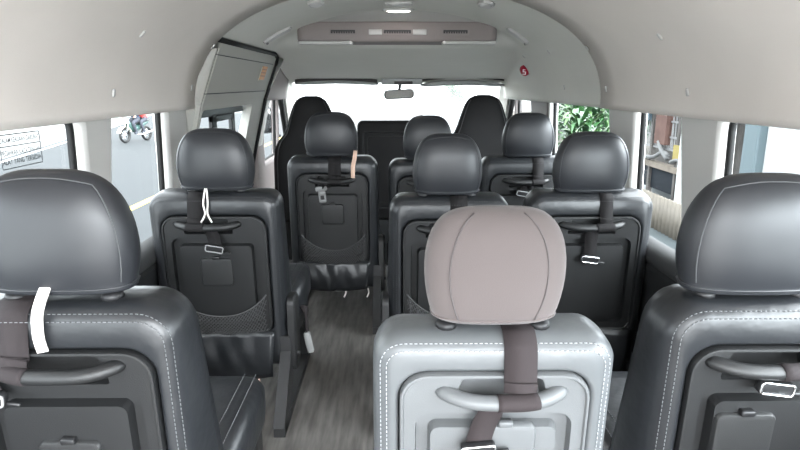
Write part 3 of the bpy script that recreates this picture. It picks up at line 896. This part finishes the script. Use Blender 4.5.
# notice on the rear side window
sx_ = wx(-1, 1.03, .033)
root = empty('window_notice', (sx_, 1.436, 1.060)); tag(root, 'outlined emergency notice with grey printed lines on the side window', 'notice')
def ypt(y, z): return (0, y, z)
bm = bmesh.new()
hw2 = .079
tube(bm, [ypt(*q) for q in rr(2*hw2, .078, .004, 3, 0, 0)], .0013, 4, closed=True)
tube(bm, [ypt(-hw2, .012), ypt(hw2, .012)], .0013, 4)
obj('frame', bm, M['print_grey'], root)
def text(body, size, z, parent):
    cu = bpy.data.curves.new('txt', 'FONT'); cu.body = body; cu.size = size; cu.offset = .00035; cu.align_x = 'CENTER'; cu.align_y = 'CENTER'
    o = bpy.data.objects.new('txt', cu); COL.objects.link(o)
    dg = bpy.context.evaluated_depsgraph_get()
    me = bpy.data.meshes.new_from_object(o.evaluated_get(dg)); bpy.data.objects.remove(o)
    me.transform(Matrix(((0, 0, 1, 0), (1, 0, 0, 0), (0, 1, 0, z), (0, 0, 0, 1))))
    w = max(v.co.y for v in me.vertices)-min(v.co.y for v in me.vertices)
    k = min(1.0, .152/w)
    for v in me.vertices: v.co.y *= k
    me.materials.clear(); me.materials.append(M['print_grey'])
    q = bpy.data.objects.new('lettering', me); COL.objects.link(q); q.parent = parent
text('DALAM KEADAAN DARURAT', .0165, .0255, root)
text('PECAHKAN KACA DENGAN', .0175, -.004, root)
text('ALAT YANG TERSEDIA', .0165, -.0245, root)

# ------------------------------------------------------------------ outside
G = -1.0
GR = -.90
def ground(name, x0, x1, y0, y1, z, m):
    bm = bmesh.new(); box(bm, x0, x1, y0, y1, z-.1, z); return struct(obj(name, bm, m, smooth=False))
asph = mat('asphalt', (.0125, .0147, .016), .85, .3, bump=.2, bscale=40, var=.06, vscale=.8)
far_conc = mat('far_concrete', (.10, .10, .098), .9, .2, var=.08, vscale=.5)
conc = mat('concrete', (.42, .42, .41), .9, .2, var=.08, vscale=.5)
soil = mat('soil', (.05, .046, .04), .95, .1, var=.25, vscale=1.5)
def flat(name, pts, z, m):
    bm = bmesh.new(); loft(bm, [[(x, y, z-.1) for x, y in pts], [(x, y, z) for x, y in pts]]); return struct(obj(name, bm, m, smooth=False))
ROAD = [(2.2, -1.2), (2.2, 50), (-19.9, 50), (-12.95, 22), (-10.6, 12), (-9.0, -1.2)]
flat('road', ROAD, G, asph)
ground('pavement', -60, 60, -60, 120, G-.02, far_conc)
ground('bounce_pavement', -12.2, 40, -40, -1.2, G+.01, conc)  # unseen pale slab behind the van, added to bounce light onto the ceiling
ground('ground', 5.6, 40, -1.2, 50, GR+.02, soil)
ground('pavement.003', 2.2, 5.6, -1.2, 50, GR, mat('blue_grey_concrete', (.04, .05, .053), .5, .4, var=.15, vscale=2))  # blue-grey concrete strip with random tone
paint_y = mat('yellow_paint', (.25, .2, .035), .7, .3); paint_w = mat('white_paint', (.5, .5, .5), .7, .3)
bm = bmesh.new(); box(bm, -4.92, -4.74, -1.2, 50, G, G+.006); struct(obj('road_marking', bm, paint_y, smooth=False))
bm = bmesh.new(); [loft(bm, [[(x+q, y, G+z) for q, z in ((.25, 0), (.25, .006), (.37, .006), (.37, 0))] for x, y in ((-9.0, -1.2), (-10.6, 12), (-12.95, 22), (-19.9, 50))])]; struct(obj('road_marking.001', bm, paint_w, smooth=False))

# building across the road, pale
pale = mat('pale_render', (.34, .345, .34), .9, .2, var=.04, vscale=.4)
def building(x0, x1, y0, y1, h, label, face, wins):
    root = empty('building', ((x0+x1)/2, (y0+y1)/2, G)); tag(root, label, 'building')
    cx, cy = (x0+x1)/2, (y0+y1)/2
    bm = bmesh.new(); box(bm, x0-cx, x1-cx, y0-cy, y1-cy, 0, h); obj('walls', bm, pale, root, smooth=False)
    bm = bmesh.new(); box(bm, x0-cx-.3, x1-cx+.3, y0-cy-.3, y1-cy+.3, h, h+.3); obj('roof', bm, conc, root, smooth=False)
    for a, z in wins:
        bm = bmesh.new()
        if face == 'x': box(bm, x1-cx-.05, x1-cx+.03, a-.7, a+.7, z, z+1.3)
        else: box(bm, a-.7, a+.7, y0-cy-.03, y0-cy+.05, z, z+1.3)
        f = obj('window', bm, M['trim'], root, smooth=False)
        bm = bmesh.new()
        if face == 'x': box(bm, x1-cx+.03, x1-cx+.05, a-.6, a+.6, z+.1, z+1.2)
        else: box(bm, a-.6, a+.6, y0-cy-.05, y0-cy-.03, z+.1, z+1.2)
        obj('pane', bm, mat('far_glass', (.35, .4, .42), .2), f, smooth=False)
building(-44, -34, 10, 62, 6.5, 'long pale building across the road beyond the far pavement', 'x', [(-20+6*i, 3.4) for i in range(8)])
building(-10, 8, 78, 84, 8, 'pale building straight ahead seen through the windscreen', 'y', [(-7+3.5*i, 4.5) for i in range(5)])

# tree ahead
def leaf_blob(bm, c, r, n, s):
    for _ in range(n):
        d = Vector((random.gauss(0, 1), random.gauss(0, 1), random.gauss(0, 1))).normalized()*r*random.random()**.4
        q = Vector(c)+Vector((d.x, d.y, d.z*.8))
        a = Vector((random.gauss(0, 1), random.gauss(0, 1), random.gauss(0, 1))).normalized(); b = a.orthogonal().normalized()
        bm.faces.new([bm.verts.new(q+a*s), bm.verts.new(q+b*s*.45), bm.verts.new(q-a*s), bm.verts.new(q-b*s*.45)])
leafm = mat('tree_leaf', (.012, .042, .017), .6, .3)
root = empty('tree', (4.2, 42, G)); tag(root, 'small green tree ahead of the van seen past the mirror', 'tree')
bm = bmesh.new(); tube(bm, [(0, 0, 0), (.05, 0, .8), (0, .1, 1.8), (.1, .1, 2.6)], [.14, .11, .09, .05], 8); obj('trunk', bm, mat('bark', (.14, .11, .085), .9, .2, bump=.5, bscale=20), root)
bm = bmesh.new(); leaf_blob(bm, (0, 0, 2.0), .75, 260, .14); leaf_blob(bm, (.5, .2, 1.5), .5, 130, .12); obj('crown', bm, leafm, root, smooth=False)

# leafy plants by the right front window
green = [mat('leaf_mid', (.022, .075, .022), .42, .5, var=.3, vscale=3), mat('leaf_dark', (.010, .035, .012), .42, .5, var=.3, vscale=3), mat('leaf_light', (.05, .11, .03), .42, .5, var=.3, vscale=3)]
def big_leaf(bm, base, yaw, ln, w, rise, droop, mi):
    d = Vector((cos(yaw), sin(yaw), 0)); s = Vector((-sin(yaw), cos(yaw), 0)); loops = []
    for k in range(11):
        t = k/10
        q = Vector(base)+d*ln*(t*.75)+Vector((0, 0, rise*t-droop*t*t*t))
        ww = w*sin(pi*min(1, .08+.92*t))**.7*(1 if t < .95 else .4)
        loops.append([q-s*ww+Vector((0, 0, .18*ww)), q, q+s*ww+Vector((0, 0, .18*ww))])
    n0 = len(bm.faces); loft(bm, loops, False, False, closed=False)
    bm.faces.ensure_lookup_table()
    for f in bm.faces[n0:]: f.material_index = mi
plants = [(4.5, 14.0, 1.9, .9, 'broad leaved plant nearest the van in the leafy front side window'),
          (5.7, 16.1, 2.3, 1.0, 'taller broad leaved plant behind the others in the leafy window'),
          (4.5, 17.0, 2.0, .95, 'leafy plant at the forward edge of the leafy front side window'),
          (5.6, 18.4, 2.2, .9, 'leafy plant at the rear edge of the leafy front side window, before the hedge')]
for i, (x, y, h, sp, lab) in enumerate(plants):
    root = empty('leafy_plant', (x, y, GR)); tag(root, lab, 'plant', 'leafy plants beside the road')
    bm = bmesh.new()
    for k in range(5): tube(bm, [(.1*cos(k*1.3), .1*sin(k*1.3), 0), (.16*cos(k*1.3), .16*sin(k*1.3), h*.5)], [.03, .018], 6)
    obj('stems', bm, green[2], root)
    bm = bmesh.new()
    for k in range(105):
        big_leaf(bm, (random.uniform(-.25, .25), random.uniform(-.25, .25), h*random.uniform(.1, .75)), random.uniform(0, 2*pi), random.uniform(.6, 1.1)*sp, random.uniform(.04, .085), random.uniform(.2, .75), random.uniform(.1, .5), random.choice((0, 0, 1, 2)))
    o = obj('foliage', bm, green, root)
# hedge bank behind the plants
bm = bmesh.new()
for i in range(16): leaf_blob(bm, (8.0+random.uniform(-.4, .6), 18.5+i*.75, GR+.5+random.random()*1.6), 1.0, 190, .20)
o = obj('hedge', bm, green[1], smooth=False); tag(o, 'dark green hedge filling the back of the leafy window', 'hedge')

# shed beyond the second side window
wood = mat('old_wood', (.075, .07, .066), .9, .2, bump=.3, bscale=20, var=.35, vscale=3)
shadem = mat('dark_opening', (.008, .011, .015), .8, .2)  # near-black colour stands in for shade in the shed opening
rust = mat('red_brown_wood', (.085, .05, .042), .85, .2, var=.2, vscale=4)
tin = mat('tin_sheet', (.10, .088, .072), .55, .4, var=.12, vscale=5)
shx, shy = 4.7, 10.2
root = empty('shed', (shx, shy, GR)); tag(root, 'open wooden lattice shed with dark opening in the second side window', 'shed')
bm = bmesh.new(); box(bm, .9, 1.0, -1.3, 2.4, 0, 2.6); obj('back_wall', bm, wood, root, smooth=False)
bm = bmesh.new(); box(bm, .02, .06, -1.2, 1.0, .30, .69); obj('opening_shade', bm, shadem, root, smooth=False)  # solid sheet painted as the shade inside the opening
for y in (-1.25, -.55, .45, 1.05):
    bm = bmesh.new(); box(bm, -.03, .05, y, y+.07, 0, 2.6); obj('post', bm, wood, root, smooth=False)
bm = bmesh.new(); box(bm, -.06, .07, -1.3, 1.1, .69, .79); obj('beam', bm, mat('pale_wood', (.14, .12, .10), .9, .2, var=.2, vscale=5), root, smooth=False)
bm = bmesh.new()
for z in (1.03, 1.24, 1.5, 1.8): box(bm, .0, .04, -1.25, 1.05, z, z+.03)
for i in range(32):
    y = -1.22+i*.07
    tube(bm, [(.02, y, 1.03), (.02, y+.05*(i % 3-1), 1.9)], .011, 4)
obj('lattice', bm, mat('weathered_lath', (.17, .17, .17), .8, .2), root, smooth=False)
bm = bmesh.new(); box(bm, -.08, .06, -.16, .26, 1.12, 2.4); obj('red_brown_board', bm, rust, root, smooth=False)
bm = bmesh.new(); box(bm, -.45, 1.1, -1.5, 2.5, 2.4, 2.48); obj('roof', bm, mat('slate_roof', (.03, .036, .045), .7, .3), root, smooth=False)
bm = bmesh.new(); box(bm, -.10, -.05, .5, 1.02, 1.5, 1.75); obj('blue_panel', bm, mat('blue_panel', (.05, .075, .095), .6, .3), root, smooth=False)
for pts, rr_ in (([(-.06, .75, .84), (-.09, .2, .88), (-.07, -.1, 1.0), (-.06, -.3, .96)], .035), ([(-.06, .1, 1.16), (-.09, -.1, 1.02), (-.07, -.3, .9)], .04), ([(-.06, -.4, .86), (-.08, -.7, .93), (-.06, -.9, .85)], .03), ([(-.05, .9, .9), (-.05, .86, 1.3)], .03)):
    bm = bmesh.new(); tube(bm, smooth_path(pts, 3), rr_, 6); obj('hanging_cloth', bm, mat('pale_cloth', (.13, .13, .13), .8, .2), root)
bm = bmesh.new(); box(bm, -.08, -.04, -.78, -.5, .9, 1.16); obj('yellow_board', bm, mat('yellow_board', (.2, .16, .05), .7, .3), root, smooth=False)
# corrugated fence before it
bm = bmesh.new(); rows = []
for z in (0, .57):
    rows.append([(3.95+.025*sin(i*1.57), 7.3+i*.03, GR-.05+z) for i in range(130)])
loft(bm, rows, False, False, closed=False)
o = obj('tin_fence', bm, tin); tag(o, 'low ribbed beige tin fence below the shed', 'fence')
so = o.modifiers.new('t', 'SOLIDIFY'); so.thickness = .01
bm = bmesh.new(); box(bm, 4.25, 4.45, 8.35, 8.75, GR, 1.5, .02); o = obj('white_post', bm, pale, smooth=False); tag(o, 'white masonry post between the shed and the blue grey pillar', 'post')
# white wall further back on the right
bm = bmesh.new(); box(bm, 4.3, 4.5, -1.0, 6.78, GR, 1.3); box(bm, 4.2, 4.6, -1.05, 6.78, 1.3, 1.38)
o = obj('white_boundary_wall', bm, pale, smooth=False); tag(o, 'plain white wall close beside the rear side window', 'wall')
bm = bmesh.new(); box(bm, 4.2, 4.5, 6.79, 7.08, GR, 1.5, .02); o = obj('grey_pillar', bm, mat('grey_pillar', (.075, .10, .11), .6, .3), smooth=False); tag(o, 'blue grey pillar at the end of the white wall', 'pillar')

# door mirror of the van
root = empty('door_mirror', (-1.02, 4.72, 1.0)); tag(root, 'black outside door mirror beyond the front passenger window', 'mirror')
bm = bmesh.new(); slab(bm, .15, .22, .05, [(0, .008), (.01, 0), (.06, .006), (.10, .05)], 0, -.05); obj('shell', bm, M['black'], root)
bm = bmesh.new(); tube(bm, [(.02, .05, -.1), (.08, .03, -.16), (.12, .0, -.18)], .018, 8); obj('arm', bm, M['black'], root)
bm = bmesh.new(); slab(bm, .12, .18, .04, [(-.003, 0), (.003, 0)], 0, -.05); obj('mirror_glass', bm, M['chrome'], root)

# ------------------------------------------------------------------ motorcycle and riders
def skin_person(name, joints, edges, radii, loc, rz, mats, zone, parent=None):
    me = bpy.data.meshes.new(name); me.from_pydata([Vector(j) for j in joints], edges, [])
    o = bpy.data.objects.new(name, me); COL.objects.link(o)
    sk = o.modifiers.new('s', 'SKIN'); sk.use_smooth_shade = True
    for i, r in enumerate(radii): me.skin_vertices[0].data[i].radius = (r, r)
    me.skin_vertices[0].data[0].use_root = True
    o.modifiers.new('d', 'SUBSURF').levels = 1
    dg = bpy.context.evaluated_depsgraph_get()
    m2 = bpy.data.meshes.new_from_object(o.evaluated_get(dg))
    bpy.data.objects.remove(o)
    m2.materials.clear()
    for m_ in mats: m2.materials.append(m_)
    for p in m2.polygons:
        p.use_smooth = True; p.material_index = zone(p.center)
    q = bpy.data.objects.new(name, m2); COL.objects.link(q); q.location = loc; q.rotation_euler = (0, 0, rz)
    return q
ML = Vector((-10.35, 24.1, G)); MR = radians(-17)   # bike points along its local -Y
root = empty('motorcycle', ML, MR); tag(root, 'motorcycle on the road, dark bodywork and pale headlamp', 'motorcycle')
bikeg = mat('bike_body', (.03, .06, .055), .3, .5); skinm = mat('skin', (.38, .22, .15), .6, .3)
for y in (-.62, .62):
    bm = bmesh.new(); torus(bm, .25, .05, 22, 8, Matrix.Translation((0, y, .30)) @ Matrix.Rotation(pi/2, 4, 'Z'))
    w = obj('wheel', bm, M['rubber'], root)
    bm = bmesh.new()
    for k in range(8): tube(bm, [(0, y, .3), (0, y+.22*cos(k*pi/4), .3+.22*sin(k*pi/4))], .008, 4)
    bmesh.ops.create_cone(bm, cap_ends=True, segments=12, radius1=.05, radius2=.05, depth=.1, matrix=Matrix.Translation((0, y, .3)) @ Matrix.Rotation(pi/2, 4, 'Y')); obj('spokes', bm, M['chrome'], w)
bm = bmesh.new()
loft(bm, [[(hw*cos(2*pi*k/14), y, z+hh*sin(2*pi*k/14)) for k in range(14)] for y, z, hw, hh in ((-.42, .78, .05, .10), (-.34, .66, .12, .2), (-.15, .52, .11, .13), (.1, .56, .12, .14), (.45, .70, .11, .1), (.75, .76, .05, .05))])
obj('body_panel', bm, bikeg, root)
bm = bmesh.new(); loft(bm, [[(hw*cos(2*pi*k/12), y, z+.05*sin(2*pi*k/12)) for k in range(12)] for y, z, hw in ((-.16, .74, .08), (-.05, .76, .13), (.4, .80, .14), (.72, .83, .09))]); obj('saddle', bm, M['black'], root)
for s in (-1, 1):
    bm = bmesh.new(); tube(bm, [(s*.07, -.62, .3), (s*.07, -.42, .86)], .022, 6); obj('fork', bm, M['chrome'], root)
bm = bmesh.new(); tube(bm, [(-.34, -.30, .98), (-.1, -.38, .98), (.1, -.38, .98), (.34, -.30, .98)], .016, 6); obj('handlebar', bm, M['black'], root)
bm = bmesh.new(); bmesh.ops.create_uvsphere(bm, u_segments=14, v_segments=10, radius=.10, matrix=Matrix.Translation((0, -.50, .86))); obj('headlamp', bm, M['cream'], root)
bm = bmesh.new(); loft(bm, [[(x*.09, -.62+.34*cos(a), .3+.34*sin(a)) for x in (-1, 0, 1)] for a in [radians(20+14*i) for i in range(11)]], False, False, closed=False); obj('mudguard', bm, M['cream'], root)
bm = bmesh.new(); tube(bm, [(.14, -.05, .3), (.16, .3, .3), (.17, .85, .4)], [.03, .04, .05], 8); obj('exhaust', bm, M['chrome'], root)
def rider(y0, label, jacket, lean, reach):
    J = [(0, y0, .90), (0, y0-.03-lean*.3, 1.12), (0, y0-.06-lean, 1.36), (0, y0-.08-lean*1.1, 1.47), (0, y0-.10-lean*1.1, 1.60), (0, y0-.10-lean*1.1, 1.70)]
    E_ = [(0, 1), (1, 2), (2, 3), (3, 4), (4, 5)]; Rr = [.15, .15, .16, .06, .09, .07]
    for s in (-1, 1):
        b = len(J)
        J += [(s*.19, y0-.06-lean, 1.36), (s*.27, y0-.16-lean, 1.14), (s*reach[0], y0+reach[1], reach[2]), (s*reach[0]*.97, y0+reach[1]-.07, reach[2])]
        E_ += [(2, b), (b, b+1), (b+1, b+2), (b+2, b+3)]; Rr += [.07, .052, .04, .04]
        J += [(s*.11, y0, .88), (s*.2, y0-.40, .78), (s*.19, y0-.22, .40), (s*.19, y0-.34, .34)]
        E_ += [(0, b+4), (b+4, b+5), (b+5, b+6), (b+6, b+7)]; Rr += [.10, .075, .05, .045]
    trous = mat('trousers', (.03, .032, .04), .85, .2)
    def zone(c):
        if c.z > 1.50: return 2
        if (c.y < y0+reach[1]+.02 and abs(c.x) > .16 and abs(c.z-reach[2]) < .07): return 2
        return 0 if c.z > .96 else 1
    q = skin_person('person', J, E_, Rr, ML, MR, [jacket, trous, skinm], zone)
    tag(q, label, 'person')
    hc = Vector(J[5]); bm = bmesh.new()
    bmesh.ops.create_uvsphere(bm, u_segments=18, v_segments=12, radius=.145, matrix=Matrix.Translation((hc.x, hc.y+.01, hc.z)))
    for v in bm.verts:
        if v.co.z < hc.z-.09: v.co.z = hc.z-.09
    bmesh.ops.delete(bm, geom=[f for f in bm.faces if f.calc_center_median().y < hc.y-.085 and f.calc_center_median().z < hc.z+.02], context='FACES')
    obj('helmet', bm, M['black'], q)
rider(.05, 'person in a dark navy jacket riding the motorcycle, arms to the handlebar', mat('navy_jacket', (.02, .028, .045), .8, .2), .10, (.30, -.36, 1.0))
rider(.48, 'person in a coral red top sitting behind the motorcycle rider', mat('coral_top', (.36, .05, .045), .8, .2), .04, (.2, -.42, 1.1))

# ------------------------------------------------------------------ light, camera
w = bpy.data.worlds.new('overcast'); sc.world = w; w.use_nodes = True
nt = w.node_tree; bg = nt.nodes['Background']
tc = nt.nodes.new('ShaderNodeTexCoord'); sp = nt.nodes.new('ShaderNodeSeparateXYZ'); nt.links.new(tc.outputs['Generated'], sp.inputs[0])
cr = nt.nodes.new('ShaderNodeValToRGB'); nt.links.new(sp.outputs['Z'], cr.inputs['Fac'])
cr.color_ramp.elements[0].color = (.86, .91, .95, 1); cr.color_ramp.elements[1].color = (.96, .98, 1, 1)
nt.links.new(cr.outputs['Color'], bg.inputs['Color']); bg.inputs['Strength'].default_value = 1.0
vm = nt.nodes.new('ShaderNodeVectorMath'); vm.operation = 'DOT_PRODUCT'; vm.inputs[1].default_value = Vector((.75, -.55, .38)).normalized()
nt.links.new(tc.outputs['Generated'], vm.inputs[0])
mr = nt.nodes.new('ShaderNodeMapRange'); mr.inputs['From Min'].default_value = .1; mr.inputs['From Max'].default_value = 1; mr.inputs['To Min'].default_value = .8; mr.inputs['To Max'].default_value = 3.2; mr.interpolation_type = 'SMOOTHSTEP'
nt.links.new(vm.outputs['Value'], mr.inputs['Value']); nt.links.new(mr.outputs['Result'], bg.inputs['Strength'])
cam = bpy.data.cameras.new('camera'); co = bpy.data.objects.new('camera', cam); COL.objects.link(co)
co.location = (0, 0, 1.21); co.rotation_euler = (radians(90-13.3), 0, radians(-.68))
cam.sensor_width = 36; cam.lens = 590/800*36; cam.clip_start = .02
sc.camera = co
sc.view_settings.view_transform = 'Standard'; sc.view_settings.look = 'None'; sc.view_settings.gamma = 1
sc.view_settings.use_curve_mapping = False
sc.view_settings.exposure = 3.5
sc.cycles.use_denoising = True
sc.cycles.max_bounces = 10; sc.cycles.diffuse_bounces = 6; sc.cycles.transparent_max_bounces = 16
